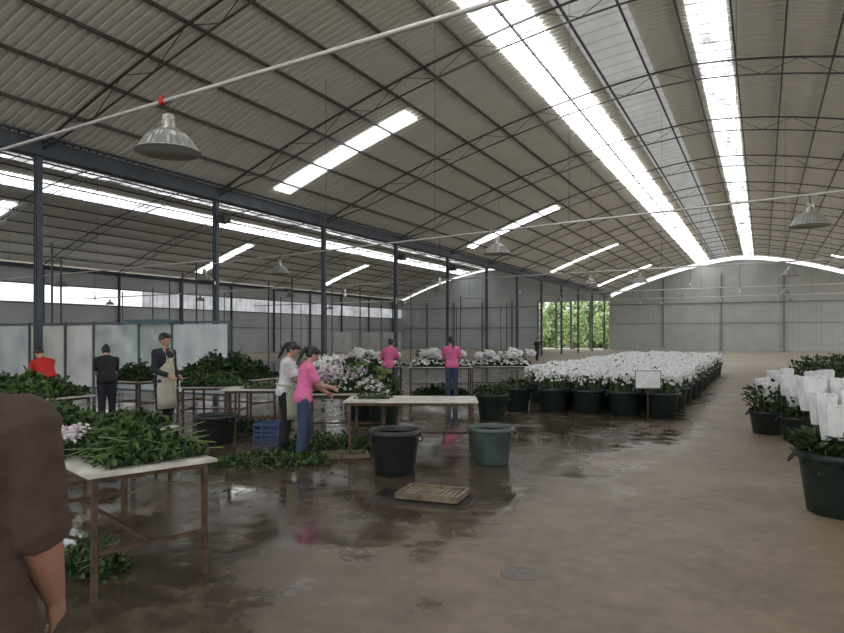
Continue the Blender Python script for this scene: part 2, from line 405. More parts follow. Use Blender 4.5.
def lathe_lamp():
    r = empty('pendant_lamp', (0,0,0), label='ribbed prismatic bell pendant lamp hanging from a pipe', cat='lamp', group='pendant lamps')
    MB().lathe([(.06, -.15), (.10, -.16), (.17, -.20), (.225, -.26), (.262, -.32), (.285, -.355), (.30, -.365), (.285, -.362), (.25, -.315), (.21, -.255), (.16, -.205), (.09, -.17)], 64, rib=.018).obj('lamp_shade', M['prism'], r)
    MB().lathe([(.0, .0), (.02, 0), (.055, -.02), (.06, -.05), (.048, -.06), (.06, -.08), (.06, -.13), (.10, -.155), (.10, -.165), (.0, -.165)], 24).obj('lamp_housing', M['alu'], r, True)
    mb = MB(); mb.tube([(0, 0, .10), (0, 0, 0)], .01, 8); mb.tube([(-.03, 0, .1), (0, 0, .125), (.03, 0, .1)], .007, 6)
    mb.obj('lamp_hook', M['darkplastic'], r)
    MB().lathe([(.302, -.36), (.308, -.365), (.302, -.372), (.296, -.366)], 40).obj('shade_rim', M['alu'], r, True)
    MB().ball((0, 0, -.27), (.05, .05, .09)).obj('bulb', M['bulb'], r, True)
    return r
def on(p0, p1, x):
    t = (x-p0.x)/(p1.x-p0.x); p = p0.lerp(p1, t); return Vector((p.x, p.y, p.z-0.13))
A = cross_pipe((-15.8, 5.45, 3.94), (11.7, 2.97, 3.94), 'pale metal pipe crossing overhead with pendant lamps', (.12, .62, .97), .019)
B = cross_pipe((-15.8, 15.5, 3.94), (11.7, 10.0, 3.94), 'pale metal pipe spanning between columns with pendant lamps', (.2, .33, .45, .56, .7, .95), .02)
C = cross_pipe((-15.8, 27.9, 4.25), (11.7, 25.0, 4.25), 'pale metal pipe spanning deep in the hall', (.2, .35, .45, .6, .7, .8, .95), .028)
D = cross_pipe((-15.8, 45.9, 4.6), (11.7, 43, 4.6), 'pale metal pipe spanning near the end wall', (.2, .45, .7, .95), .035)
E = cross_pipe((-15.8, 61.5, 4.9), (11.7, 59, 4.9), 'pale metal pipe spanning near the end wall', (.2, .45, .7, .95), .04)
H1 = cross_pipe((-43.5, 19.0, 4.2), (-16.2, 16.4, 4.2), 'pale metal pipe crossing the side bay', (.3, .5, .75), .028, -30)
H2 = cross_pipe((-43.5, 31.0, 4.3), (-16.2, 28.4, 4.3), 'pale metal pipe crossing the side bay', (.3, .5, .75), .035, -30)
H3 = cross_pipe((-43.5, 49.0, 4.5), (-16.2, 46.4, 4.5), 'pale metal pipe crossing the side bay', (.3, .5, .75), .045, -30)
def xatpx(P, px):
    best = None
    for i in range(2000):
        q = P[0].lerp(P[1], i/2000); d = q.xy.dot(F_.xy); u = 422+660*q.xy.dot(R_.xy)/d if d > 0 else 9999
        if best is None or abs(u-px) < best[0]: best = (abs(u-px), q.x)
    return best[1]
lamp = lathe_lamp(); lamp.location = on(A[0], A[1], xatpx(A, 168)); lamp.rotation_euler[2] = .4
for P, px in ((B, 810), (B, 135), (B, 280), (B, 497), (C, 590), (C, 790), (C, 640), (D, 680), (D, 785), (C, 440), (D, 560), (D, 610), (E, 660), (E, 720), (E, 790), (H1, 60), (H2, 110), (H2, 200), (H2, 290), (H3, 330), (H3, 380)):
    copy_thing(lamp, on(P[0], P[1], xatpx(P, px)), random.random()*3)
sk = empty('hanging_socket', (0,0,0), label='small bare bulb socket on a thin cord', cat='socket', group='hanging sockets')
MB().tube([(0, 0, 0), (0, 0, -.9)], .008, 6).obj('cord', M['darkplastic'], sk)
mb = MB(); mb.tube([(0, 0, -.88), (0, 0, -.96)], .022, 10); mb.ball((0, 0, -1.0), (.035, .035, .05)); mb.obj('socket', M['bulb'], sk, True)
for i, (P, px) in enumerate(((C, 405), (B, 215), (B, 345), (C, 305), (C, 520), (C, 690), (D, 640), (D, 600), (D, 720), (C, 740), (B, 440), (C, 470), (C, 360), (H2, 150), (H2, 240), (H3, 300), (H1, 95), (D, 480), (E, 690))):
    q = on(P[0], P[1], xatpx(P, px)); q.z += .13
    if i == 0: sk.location = q
    else: copy_thing(sk, q, 0, (1, 1, .6+.7*random.random()))
mb = MB(); mb.box((0, 0, 0), (.05, .06, .05)); mb.tube([(0, 0, .02), (0, 0, .06)], .012, 8)
x = xatpx(A, 163); t = (x-A[0].x)/(A[1].x-A[0].x); q = A[0].lerp(A[1], t)
mb.obj('pipe_clamp', M['redc'], loc=q, label='small red clamp around the lamp pipe', cat='clamp')
for i, y in enumerate((16.2, 28.2, 34.2)):
    m1 = MB(); m1.box((0, 0, 0), (.34, .3, .26)); m1.box((0, -.16, 0), (.28, .02, .2)); m1.beam((-.22, 0, .1), (-.22, 0, -.1), .03, .03)
    m1.obj('lamp_box', M['darkplastic'], loc=(-15.66, y, 5.5), label='dark box fixture bracketed to a column top', cat='fixture', group='box fixtures')
def endwall(name, x0, x1, z0, xr, m, gap, label, zt=None):
    k = max(1, int((x1-x0)/0.25)); mb = MB(); rings = []
    for i in range(k+1):
        x = x0+(x1-x0)*i/k; top = (roofz(x, xr)-gap) if zt is None else zt
        dy = 0.018*(i % 2)
        rings.append([(x, Y1+dy, z0), (x, Y1+.12, z0), (x, Y1+.12, top), (x, Y1+dy, top)])
    mb.ring_loft(rings); mb.obj(name, m, kind='structure', label=label)
endwall('wall_end', -16, 12, 0, -2, M['wall'], 0.45, 'pale corrugated end wall of the main bay')
endwall('wall_side_end', -44, -24.6, 0, -30, M['wall2'], 0.3, 'pale corrugated end wall of the side bay')
endwall('wall_over_opening', -24.6, -16, 5.7, -30, M['wall2'], 0.3, 'pale wall band above the open doorway')
tn = [0]
def trim(c, s, m='trim'):
    tn[0] += 1; MB().box(c, s).obj('trim_%d' % tn[0], M[m], kind='structure')
trim((-2, Y1-.06, 5.2), (28, .08, .12)); trim((-2, Y1-.06, 3.0), (28, .05, .06))
for x in (-10, -4, 2, 8): trim((x, Y1-.1, 4.2), (.16, .16, 8.3 if x in(-4,2) else 7.6))
trim((-34, Y1-.06, 5.2), (19, .08, .12)); trim((-34, Y1-.06, 2.6), (19, .08, .10))
for x in (-40, -36, -32, -28, -24.6): trim((x, Y1-.1, 3), (.2, .16, 6))
for x in (-22.3, -20.5, -18.2): trim((x, Y1-.1, 2.9), (.2, .2, 5.8))
MB().box((-44, cy, 1.95), (.12, L, 3.9)).obj('wall_left', M['wall2'], kind='structure', label='pale low side wall')
MB().box((-44, cy, 5.75), (.12, L, 1.1)).obj('wall_left_upper', M['wall2'], kind='structure')
MB().box((-44, (36.5+Y1)/2, 4.55), (.10, Y1-36.5, 1.3)).obj('window_30', M['bandlight'], kind='structure', label='grimy translucent window band')
MB().box((-44, (36.5+Y0)/2, 4.55), (.10, 36.5-Y0, 1.3)).obj('window_31', M['bandbright'], kind='structure', label='bright translucent window band')
trim((-43.95, cy, 3.9), (.16, L, .1)); trim((-43.95, cy, 5.2), (.16, L, .1)); trim((-43.9, cy, 2.4), (.1, L, .08))
MB().box((12, cy, .6), (.15, L, 1.2)).obj('wall_right', M['wall2'], kind='structure', label='low kerb wall of the unseen side left open for daylight')  # unseen side, kept open above this wall so sky light enters
for i, (u, d) in enumerate(((372, 66), (392, 68), (345, 62))):
    cb = empty('storage_cabinet', G(u, d), 0, label='pale metal storage cabinet standing in the side bay', cat='cabinet', group='cabinets in the side bay')
    MB().box((0, 0, 1.0), (1.8, .7, 1.9)).obj('cabinet_body', M['wall2'], cb)
    for sx in (-1, 1):
        MB().box((sx*.45, -.36, 1.0), (.84, .03, 1.76)).obj('door', M['pipe'], cb)
        MB().box((sx*.08, -.39, 1.0), (.03, .03, .2)).obj('handle', M['trim'], cb)
    for sx in (-1, 1):
        MB().box((sx*.8, 0, .025), (.08, .6, .05)).obj('foot', M['trim'], cb)
def tree(x, y, h, s):
    r = empty('tree', (x, y, -0.25), label='leafy green tree outside the doorway', cat='tree', group='trees outside')
    mb = MB(); mb.tube([(0, 0, 0), (.1, .05, h*.3), (-.05, .1, h*.55), (.1, 0, h*.8)], [.2, .16, .12, .05], 10)
    for k in range(5):
        a = k*1.3; mb.tube([(0, .05, h*(.3+.08*k)), (math.cos(a)*s*.6, math.sin(a)*s*.6, h*(.5+.08*k))], [.07, .02], 6)
    mb.obj('trunk', M['bark'], r)
    mb = MB()
    for k in range(900):
        t = random.random()*2*math.pi; rr = s*math.sqrt(random.random()); zz = h*(.2+.75*random.random())
        rr *= math.sin(math.pi*min(1, max(0, (zz/h-.1)/.95)))**.6
        mb.leaf((rr*math.cos(t), rr*math.sin(t), zz), .28+.2*random.random())
    mb.obj('crown', M['treeleaf'], r)
for x, y, h, s in ((-27.5, 87, 6, 2.0), (-22.8, 89, 5.5, 2.1), (-18, 87, 5, 2.1), (-14, 90, 8, 2.3)):
    tree(x, y, h, s)
mb = MB()
for k in range(9000):
    x = random.uniform(-38, -10); z = 7.0*random.random()**.9; mb.leaf((x, 98+1.6*math.sin(x*1.7)*math.cos(z)+random.uniform(-1, 1), z-.25), .35+.35*random.random())
mb.box((-24, 100.5, 2.6), (28, .6, 5.6))
mb.obj('hedgerow', M['hedge'], label='tall hedgerow of dense green foliage outdoors, sunlight put into its pale leaf colour', cat='hedge', kind='stuff')

# ---------------------------------------------------------------- partition
part = empty('sheet_partition', (0,0,0), label='framed partition of fogged pale plastic sheets beside a column', cat='partition')
pts = [(-20.5, 'paneC'), (-18.1, 'paneA'), (-16.55, 'paneA'), (-15.4, 'paneB'), (-13.7, 'paneB'), (-12.55, 'paneC'), (-10.75, None)]
for i, (x, m) in enumerate(pts):
    MB().box((x, 11.3, 1.02), (.06, .06, 2.04)).obj('post', M['teal'] if i in (4, 5) else M['bluesteel'], part)
    if m:
        x2 = pts[i+1][0]; k = 10; mb = MB(); rings = []
        for j in range(k+1):
            xx = x+.04+(x2-x-.08)*j/k; yy = 11.3+.012*math.sin(j*2.1+i)
            rings.append([(xx, yy-.006, .35), (xx, yy+.006, .35), (xx, yy+.006, 1.95), (xx, yy-.006, 1.95)])
        mb.ring_loft(rings); mb.obj('panel', M[m], part)
for z in (2.0, .33, ):
    MB().box((-15.6, 11.3, z), (9.7, .05, .05)).obj('rail', M['bluesteel'], part)
MB().box((-13.1, 11.1, 2.02), (1.3, .5, .1)).obj('top_cover', M['teal'], part)

# ---------------------------------------------------------------- tables
def table(c, rz, L, W, H=.8, label='', inset=.08):
    r = empty('work_table', (c.x, c.y, 0), rz, label=label, cat='table')
    MB().box((0, 0, H-.011), (L, W, .022)).obj('table_top', M['ttop'], r)
    xl, yl = L/2-inset, W/2-.06
    for sx in (-1, 1):
        for sy in (-1, 1):
            MB().beam((sx*xl, sy*yl, 0), (sx*xl, sy*yl, H-.03), .034, .034).obj('leg', M['rust'], r)
    for sy in (-1, 1):
        MB().beam((-xl, sy*yl, H-.045), (xl, sy*yl, H-.045), .035, .04).obj('apron_rail', M['rust'], r)
    for sx in (-1, 1):
        MB().beam((sx*xl, -yl, .3), (sx*xl, yl, .3), .028, .028).obj('stretcher', M['rust'], r)
        MB().beam((sx*xl, -yl, H-.045), (sx*xl, yl, H-.045), .03, .035).obj('apron_rail', M['rust'], r)
    MB().beam((-xl, 0, .3), (xl, 0, .3), .028, .028).obj('stretcher', M['rust'], r)
    return r
def heap(c, rz, L, W, h, n, m='leaf', z=.8, size=.10, label='', stems=30, name='foliage_heap', white=0, petal='petal', wr=.032, sl=1.0):
    """pile of cut leafy stems"""
    r = empty(name, (c.x, c.y, z), rz, label=label, cat='cut greenery'); r['kind'] = 'stuff'
    def H(u, v): return h*max(0, (1-abs(u)**3))*max(0, (1-abs(v)**2.5))*(0.72+.28*math.sin(u*9+c.x*3)*math.cos(v*5+c.y))
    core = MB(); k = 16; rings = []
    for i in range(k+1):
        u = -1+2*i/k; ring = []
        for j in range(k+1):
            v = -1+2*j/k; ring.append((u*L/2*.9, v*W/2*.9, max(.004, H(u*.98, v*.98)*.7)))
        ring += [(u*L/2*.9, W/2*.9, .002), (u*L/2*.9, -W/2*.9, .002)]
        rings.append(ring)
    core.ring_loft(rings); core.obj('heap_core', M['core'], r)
    mb = MB()
    for i in range(n):
        u = random.uniform(-1, 1); v = random.uniform(-1, 1)
        zz = H(u, v)*random.uniform(.5, 1.25)+.01
        q = Quaternion((0, 0, 1), random.random()*6.28) @ Quaternion((0, 1, 0), -random.uniform(-.3, 1.3)) @ Quaternion((1, 0, 0), random.uniform(-1, 1))
        mb.leaf((u*L/2, v*W/2, zz), size*random.uniform(.5, 1.3), q, .28)
    mb.obj('leaves', M[m], r)
    if stems:
        mb = MB()
        for i in range(stems):
            u = random.uniform(-.8, .8); v = random.uniform(-.9, .9); zz = H(u, v)+.01
            a = random.uniform(-.5, .5)+(1.57 if random.random() < .5 else -1.57); l = random.uniform(.15, .3)*sl
            mb.tube([(u*L/2, v*W/2, zz), (u*L/2+math.cos(a)*l, v*W/2+math.sin(a)*l, max(.012, zz-random.uniform(-.08, .1)))], .003, 5)
        mb.obj('stems', M['stem'], r)
    if white:
        mb = MB()
        for i in range(white):
            u = random.uniform(-.95, .95); v = random.uniform(-.95, .95)
            mb.bloom((u*L/2, v*W/2, H(u, v)*random.uniform(.85, 1.2)+.02), wr*random.uniform(.8, 1.25), Vector((random.uniform(-.6, .6), random.uniform(-.6, .6), 1)), 6)
        mb.obj('blossoms', M[petal], r)
    return r
def bundle_proto(petal, label, grp):
    r = empty('chrysanthemum_bundle', (0,0,0), label=label, cat='flowers', group=grp)
    mb = MB()
    for i in range(22):
        a = random.random()*6.28; rr = .05*math.sqrt(random.random())
        mb.tube([(-.35, rr*math.cos(a)*.6, .06+rr*math.sin(a)*.6), (.28, rr*1.5*math.cos(a), .07+rr*1.2*math.sin(a))], .0035, 5)
    mb.obj('stems', M['stem'], r)
    mb = MB()
    for i in range(80):
        a = random.random()*6.28; rr = random.uniform(.03, .075); x = random.uniform(-.25, .1)
        mb.leaf((x, rr*math.cos(a), max(.012, .07+rr*math.sin(a))), random.uniform(.05, .08), None, .3)
    mb.obj('leaves', M['leafdark'], r)
    mb = MB()
    for i in range(140):
        a = random.random()*6.28; rr = .11*math.sqrt(random.random())
        mb.bloom((random.uniform(.0, .38)-rr*.3, rr*math.cos(a), max(.03, .085+rr*.8*math.sin(a))), random.uniform(.015, .025), Vector((.6, rr*8*math.cos(a), rr*8*math.sin(a)+.3)), 6)
    mb.obj('blossoms', petal, r)
    return r

X27 = YAW
t1rz = math.radians(-19)
t1 = Vector((-4.42, 3.39, 0))
table(t1, t1rz, 1.75, .86, .82, 'white-topped work table on rusty legs heaped with greenery')
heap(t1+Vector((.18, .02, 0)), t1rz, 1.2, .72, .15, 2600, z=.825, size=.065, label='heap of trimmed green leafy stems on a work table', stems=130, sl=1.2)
bp = bundle_proto(M['petal'], 'bundle of cut white chrysanthemums lying on a work table', 'cut chrysanthemum bundles')
bpp = bundle_proto(M['petalpink'], 'bundle of pale pinkish chrysanthemums lying on a table', 'pale chrysanthemum bundles')
q0 = Vector((-4.48, 3.02, .83)); bpp.location = q0; bpp.rotation_euler[2] = 2.3
for i, (dx, dy, dz) in enumerate(((-.14, .10, .02), (-.2, -.0, .05))):
    copy_thing(bpp, q0+Vector((dx, dy, dz)), 2.1+.3*i, .9)
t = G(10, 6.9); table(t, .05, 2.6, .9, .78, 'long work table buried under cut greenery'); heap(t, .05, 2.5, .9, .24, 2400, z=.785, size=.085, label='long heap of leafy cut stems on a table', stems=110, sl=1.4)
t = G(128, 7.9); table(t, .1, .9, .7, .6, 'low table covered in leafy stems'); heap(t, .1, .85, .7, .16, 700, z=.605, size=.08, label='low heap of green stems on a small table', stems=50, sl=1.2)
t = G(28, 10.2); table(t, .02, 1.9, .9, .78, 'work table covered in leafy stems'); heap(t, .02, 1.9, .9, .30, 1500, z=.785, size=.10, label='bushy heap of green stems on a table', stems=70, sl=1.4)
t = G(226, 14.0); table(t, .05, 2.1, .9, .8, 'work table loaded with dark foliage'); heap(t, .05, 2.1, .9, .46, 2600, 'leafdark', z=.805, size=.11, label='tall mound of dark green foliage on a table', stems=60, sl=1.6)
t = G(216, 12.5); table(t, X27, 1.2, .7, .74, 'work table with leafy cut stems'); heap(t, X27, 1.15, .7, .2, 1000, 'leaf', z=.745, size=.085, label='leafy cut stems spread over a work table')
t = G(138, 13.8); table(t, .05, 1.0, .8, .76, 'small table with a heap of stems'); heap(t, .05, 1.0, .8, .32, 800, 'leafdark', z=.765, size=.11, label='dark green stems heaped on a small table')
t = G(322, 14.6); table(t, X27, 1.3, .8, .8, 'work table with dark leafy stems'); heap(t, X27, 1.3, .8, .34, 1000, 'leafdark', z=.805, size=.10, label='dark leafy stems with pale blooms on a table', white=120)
t = G(257, 11.2); table(t, X27, 1.05, .7, .8, 'narrow white-topped work table, mostly clear')
heap(t+R_*.1, X27, .6, .4, .05, 120, z=.805, size=.07, label='few loose leafy stems on the table', stems=20)
t = G(412, 9.45); table(t, X27-.03, 1.85, .85, .79, 'clear white-topped work table on rusty frame')
heap(t-R_*.55+F_*.1, X27, .5, .4, .04, 60, z=.792, size=.06, label='few trimmed stems left on the clear table', stems=16)
t7 = G(346, 10.5); table(t7, X27, 1.35, .8, .8, 'work table piled with white chrysanthemum bundles')
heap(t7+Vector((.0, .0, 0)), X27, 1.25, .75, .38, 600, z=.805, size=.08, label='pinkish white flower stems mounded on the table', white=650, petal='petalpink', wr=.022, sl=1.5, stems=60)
bp.location = (t7.x-.3, t7.y-.2, 1.02); bp.rotation_euler[2] = 2.2
for i in range(15):
    lx = random.uniform(-.55, .45); ly = random.uniform(-.32, .2)
    p = t7+R_*lx+F_*ly
    copy_thing(bpp if i % 3 else bp, (p.x, p.y, 1.0+.05*(i//3)-.25*abs(lx)), X27+math.pi+random.uniform(-1.3, 1.3), 1.1)
for k, (u, d) in enumerate(((372, 19.3), (440, 18.9), (500, 19.4))):
    t8 = G(u, d); table(t8, X27, 1.85, .9, .8, 'flower sorting table piled with white bundles')
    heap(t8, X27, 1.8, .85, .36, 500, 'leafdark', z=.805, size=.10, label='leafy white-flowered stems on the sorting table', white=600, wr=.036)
    for i in range(9):
        p = t8+R_*random.uniform(-.8, .8)+F_*random.uniform(-.25, .25)
        copy_thing(bp, (p.x, p.y, 1.02+.06*(i//4)), X27-math.pi*.5+random.uniform(-.6, .6), 1.15)
    heap(t8-F_*.05, X27, 1.55, .6, .24, 600, 'leafdark', z=0, size=.10, label='dark cut foliage stored under the sorting table', stems=0)

# ---------------------------------------------------------------- tubs
def tub(mt, label, grp=None, name='plastic_tub', r=.36, h=.56, water=True):
    s = r/.36; z = h/.56
    o = MB().lathe([(0, 0), (.255*s, 0), (.275*s, .015*z), (.335*s, .49*z), (.345*s, .50*z), (.325*s, .50*z), (.265*s, .05*z), (0, .045*z)], 40).obj(name, mt, None, True, label=label, cat='tub', group=grp)
    MB().lathe([(.328*s, .495*z), (.372*s, .495*z), (.38*s, .51*z), (.378*s, .552*z), (.365*s, .56*z), (.335*s, .558*z), (.326*s, .54*z), (.328*s, .495*z)], 40).obj('rim', mt, o, True)
    for sg in (-1, 1):
        MB().tube([(sg*.36*s, -.07, .50*z), (sg*.40*s, -.06, .45*z), (sg*.41*s, 0, .43*z), (sg*.40*s, .06, .45*z), (sg*.36*s, .07, .50*z)], .011, 8).obj('handle', mt, o, True)
    if water: MB().lathe([(0, .32*z), (.30*s, .32*z), (.30*s, .315*z), (0, .315*z)], 24).obj('water', M['water'], o)
    return o
tb = tub(M['tubblack'], 'large black plastic tub standing on the wet floor', r=.32, h=.54); tb.location = G(395, 8.15)
tg = tub(M['tubgrey'], 'grey-green plastic tub with a worn rim on the floor', r=.30, h=.49); tg.location = G(491, 8.75)
to = tub(M['tubblack'], 'wide dark tub on the floor near the apron worker', r=.33, h=.45); to.location = G(216, 10.4)
tp = tub(M['tub'], 'green tub holding leafy plants beside the tables', r=.33, h=.52); tp.location = G(492, 13.4)
def plant(n, r, h, m, z0=.36, label='leafy plants standing in a tub', white=0, size=.11, name='leafy_plant_bunch', petal=None, rb=.05, lh=.88):
    o = empty(name, (0,0,0), label=label, cat='plants')
    mb = MB()
    for i in range(26):
        a = random.random()*6.28; rr = r*math.sqrt(random.random()); top = Vector((rr*math.cos(a), rr*math.sin(a), z0+h*random.uniform(.7, .85)))
        mb.tube([(min(rr, .24)*.8*math.cos(a), min(rr, .24)*.8*math.sin(a), .06), top], .005, 5)
    mb.obj('stems', M['stem'], o)
    mb = MB()
    for i in range(n):
        a = random.random()*6.28; t = random.random(); rr = (r*.75+(r*.25)*t)*math.sqrt(random.random()) if t > .3 else r*.7*math.sqrt(random.random())
        q = Quaternion((0, 0, 1), a+random.uniform(-.8, .8)) @ Quaternion((0, 1, 0), -random.uniform(-.3, 1.2))
        mb.leaf((rr*math.cos(a), rr*math.sin(a), z0+.06+h*lh*t), size*random.uniform(.6, 1.1), q, .32)
    mb.obj('leaves', M[m], o)
    if white:
        mb = MB()
        for i in range(white):
            a = i*2.399963; rr = r*1.10*math.sqrt((i+.5)/white)
            cl = .5+.5*math.sin(a*3+rr*20)
            mb.bloom((rr*math.cos(a), rr*math.sin(a), z0+h*(random.uniform(.86, .98)+.06*cl)-.10*h*(rr/r)**2), rb*random.uniform(.75, 1.2), Vector((rr*2.0*math.cos(a)+random.uniform(-.4, .4), rr*2.0*math.sin(a)+random.uniform(-.4, .4), 1)), 6)
        for i in range(int(white*.5)):
            a = random.random()*6.28; rr = r*random.uniform(.98, 1.12); t = random.random()**.6
            mb.bloom((rr*math.cos(a), rr*math.sin(a), z0+h*(.50+.38*t)), rb*random.uniform(.7, 1.1), Vector((math.cos(a), math.sin(a), .5)), 6)
        mb.obj('blossoms', petal or M['petal'], o)
    return o
pl = plant(420, .36, .50, 'leafdark', z0=.16, label='leafy green plants standing in a tub'); pl.location = tp.location
copy_thing(pl, G(517, 15.0), 1.2); copy_thing(tp, G(517, 15.0), 1, label='green tub of leafy plants beside the flower rows')
for u, d in ((362, 13.4), (384, 12.7)):
    copy_thing(tp, G(u, d), 1, label='green tub of leafy plants behind the flower table'); copy_thing(pl, G(u, d), u, (1.0, 1.0, 1.3))
ft = tub(M['tub'], 'dark green plastic tub packed in rows of flower tubs', 'tubs in the flower rows', r=.35, h=.52, water=False)
protos = [plant(150, .36, .60, 'leafdark', z0=.33, white=165, name='chrysanthemum_bunch', label='dense bunch of white chrysanthemums in a dark green tub', rb=.035, lh=.78) for _ in range(4)]
for p in protos: p['category'] = 'flowers'; p['group'] = 'white chrysanthemums in the flower rows'
spots = []
y = 14.5; r_ = 0
while y < 31.5:
    x = -1.85-(0.12*(r_ % 2))
    while x > -5.3:
        lim = 14.2 if x > -4.6 else 16.0
        if y >= lim-.1: spots.append((x+random.uniform(-.015, .015), y+random.uniform(-.015, .015)))
        x -= .775
    y += .80; r_ += 1
used = [False]*4
for i, (x, y) in enumerate(spots):
    k = i % 4
    if i == 0: ft.location = (x, y, 0)
    else: copy_thing(ft, (x, y, 0), random.random()*3, 1, parts=(y < 17 or x > -3.2))
    sc = random.uniform(.96, 1.05)
    if not used[k]: protos[k].location = (x, y, 0); used[k] = True
    else: copy_thing(protos[k], (x, y, 0), random.random()*6, (1, 1, sc))
sp = G(648, 13.35)
r = empty('notice_board', sp, X27, label='small blank white notice board on a stake by the tubs', cat='sign')
MB().box((0, 0, .80), (.50, .012, .34)).obj('board', M['paper'], r)
mb = MB(); mb.box((0, -.003, .975), (.52, .02, .015)); mb.box((0, -.003, .625), (.52, .02, .015)); mb.box((-.255, -.003, .80), (.015, .02, .36)); mb.box((.255, -.003, .80), (.015, .02, .36)); mb.obj('frame', M['trim'], r)
MB().beam((0, .012, 0), (0, .012, .98), .02, .02).obj('stake', M['rust'], r)
def bouquet():
    o = empty('wrapped_bouquet', (0,0,0), label='chrysanthemum bouquet in a crumpled white paper sleeve', cat='flowers', group='sleeved bouquets in tubs')
    n = 28; rings = []
    for (rx, ry, z) in ((.105, .060, 0), (.115, .066, .08), (.118, .068, .15), (.124, .072, .22), (.130, .078, .29), (.132, .080, .31), (.124, .074, .305), (.11, .062, .25), (.08, .05, .03)):
        ring = []
        for k in range(n):
            t = 2*math.pi*k/n; ct, st = math.cos(t), math.sin(t)
            cr = .06*mnoise.noise(Vector((ct*2.2, st*2.2, z*9)))
            ring.append((rx*math.copysign(abs(ct)**.45, ct)*(1+.02*math.sin(7*t)+cr), ry*math.copysign(abs(st)**.45, st)*(1+.07*math.sin(9*t)+cr), z+(.010*math.sin(6*t+1) if z > .24 else 0)))
        rings.append(ring)
    mb = MB(); mb.ring_loft(rings); mb.obj('paper_sleeve', M['paper'], o)
    mb = MB()
    for i in range(40):
        mb.bloom((random.uniform(-.105, .105), random.uniform(-.06, .06), .305+.02*random.random()), .02, Vector((random.uniform(-.4, .4), random.uniform(-.4, .4), 1)), 6)
    mb.obj('blossoms', M['petal'], o)
    mb = MB()
    for i in range(8): mb.tube([(random.uniform(-.02, .02), random.uniform(-.02, .02), -.3), (random.uniform(-.03, .03), random.uniform(-.03, .03), .1)], .004, 5)
    mb.obj('stems', M['stem'], o)
    return o
bq = bouquet(); bq_used = False
rt = tub(M['tubnear'], 'large dark green tub of leafy stems and sleeved bouquets', r=.42, h=.60); rt.location = G(845, 6.3)
rp = plant(1300, .48, .36, 'leafdark', z0=.36, label='leafy green stems spilling over a large tub', size=.10); rp.location = rt.location
def put_bq(p, z, cols, rows, dz=.1, dx=.265, dy=.19):
    global bq_used
    for j in range(rows):
        for i in range(cols):
            q = p+R_*((i-(cols-1)/2)*dx+random.uniform(-.02, .02))+F_*((j-(rows-1)/2)*dy)
            loc = (q.x, q.y, z+dz*j+random.uniform(-.03, .03)); tl = (random.uniform(-.12, .08), random.uniform(-.12, .12)); rz = X27+random.uniform(-.25, .25)
            if not bq_used: bq.location = loc; bq.rotation_euler = (tl[0], tl[1], rz); bq_used = True
            else: copy_thing(bq, loc, rz, random.uniform(.92, 1.06), tilt=tl)
put_bq(rt.location-R_*.02+F_*.08, .70, 2, 3, .12)
bt = tub(M['tubblack'], 'black plastic tub in the cluster beside the aisle', 'black tubs beside the aisle', r=.31, h=.40); bt.location = G(768, 11.4)
dk = plant(520, .38, .60, 'leafdark', z0=.20, label='dark leafy stems standing in a black tub', size=.11); dk.location = bt.location; dk['group'] = 'dark plants beside the aisle'
dk2 = plant(620, .38, .78, 'leafdark', z0=.22, label='tall dark leafy stems in a black tub', size=.10); dk2['group'] = 'dark plants beside the aisle'
d2used = False
for i, (u, d, nb, sc) in enumerate(((800, 10.6, 2, .9), (842, 9.5, 2, .9), (784, 12.7, 2, 1), (824, 12.0, 2, 1), (866, 11.0, 2, 1), (798, 14.4, 0, 1.0), (830, 14.6, 0, 1.1), (864, 13.8, 0, 1.05), (806, 16.6, 0, 1.05), (836, 17.0, 0, 1.15), (866, 16.4, 0, 1.1), (815, 19.2, 0, 1.1), (844, 19.6, 0, 1.15), (862, 8.7, 0, .9))):
    copy_thing(bt, G(u, d), i)
    if d > 13:
        if not d2used: dk2.location = G(u, d); d2used = True
        else: copy_thing(dk2, G(u, d), i*1.3, (1, 1, sc))
    else: copy_thing(dk, G(u, d), i*1.3, (1, 1, sc))
    if nb: put_bq(G(u, d), .60, nb, 2, .12)
put_bq(bt.location, .56, 1, 2)

# ---------------------------------------------------------------- floor things
r = empty('plastic_crate', G(268, 10.6), X27, label='blue slatted plastic crate on the floor', cat='crate')
mb = MB(); w, d, h = .38, .30, .3
mb.box((0, 0, .01), (w, d, .02))
for z in (.05, .12, .19, .28):
    for sy in (-1, 1): mb.box((0, sy*d/2, z), (w, .015, .035 if z < .25 else .05))
    for sx in (-1, 1): mb.box((sx*w/2, 0, z), (.015, d, .035 if z < .25 else .05))
for sx in (-1, -.33, .33, 1):
    for sy in (-1, 1): mb.box((sx*w/2, sy*d/2, h/2), (.025, .02, h))
mb.obj('crate_body', M['blue'], r)
def pallet(loc, rz, L, W, label, h=.05):
    r = empty('wooden_tray', loc, rz, label=label, cat='tray')
    mb = MB()
    for sy in (-1, 1): mb.box((0, sy*W/2, h/2+.01), (L+.03, .03, h))
    for sx in (-1, 1): mb.box((sx*L/2, 0, h/2+.01), (.03, W-.03, h))
    mb.obj('tray_frame', M['wood'], r)
    mb = MB(); k = 11
    for i in range(k): mb.box((-L/2+L*(i+.5)/k, 0, h*.7), (L/k*.8, W-.03, .010))
    for y in (-W/5, W/5): mb.box((0, y, h*.7-.011), (L-.03, .04, .012))
    mb.obj('slats', M['wood'], r)
MB().box((0, 0, .004), (1.05, .62, .008)).obj('drain_pit', M['drain_shade'], loc=G(422, 6.85), rz=X27-.30, label='wet drain pit in the floor, its shade painted as a flat dark patch', cat='drain')  # thin flat slab, no real recess; the pit's darkness is painted
pallet(G(433, 6.9, .008), X27-.35, .64, .44, 'shallow dirty slatted tray over the floor drain', .06)
pallet(G(345, 9.2), X27+.2, .62, .4, 'shallow slatted tray beneath the flower table', .05)
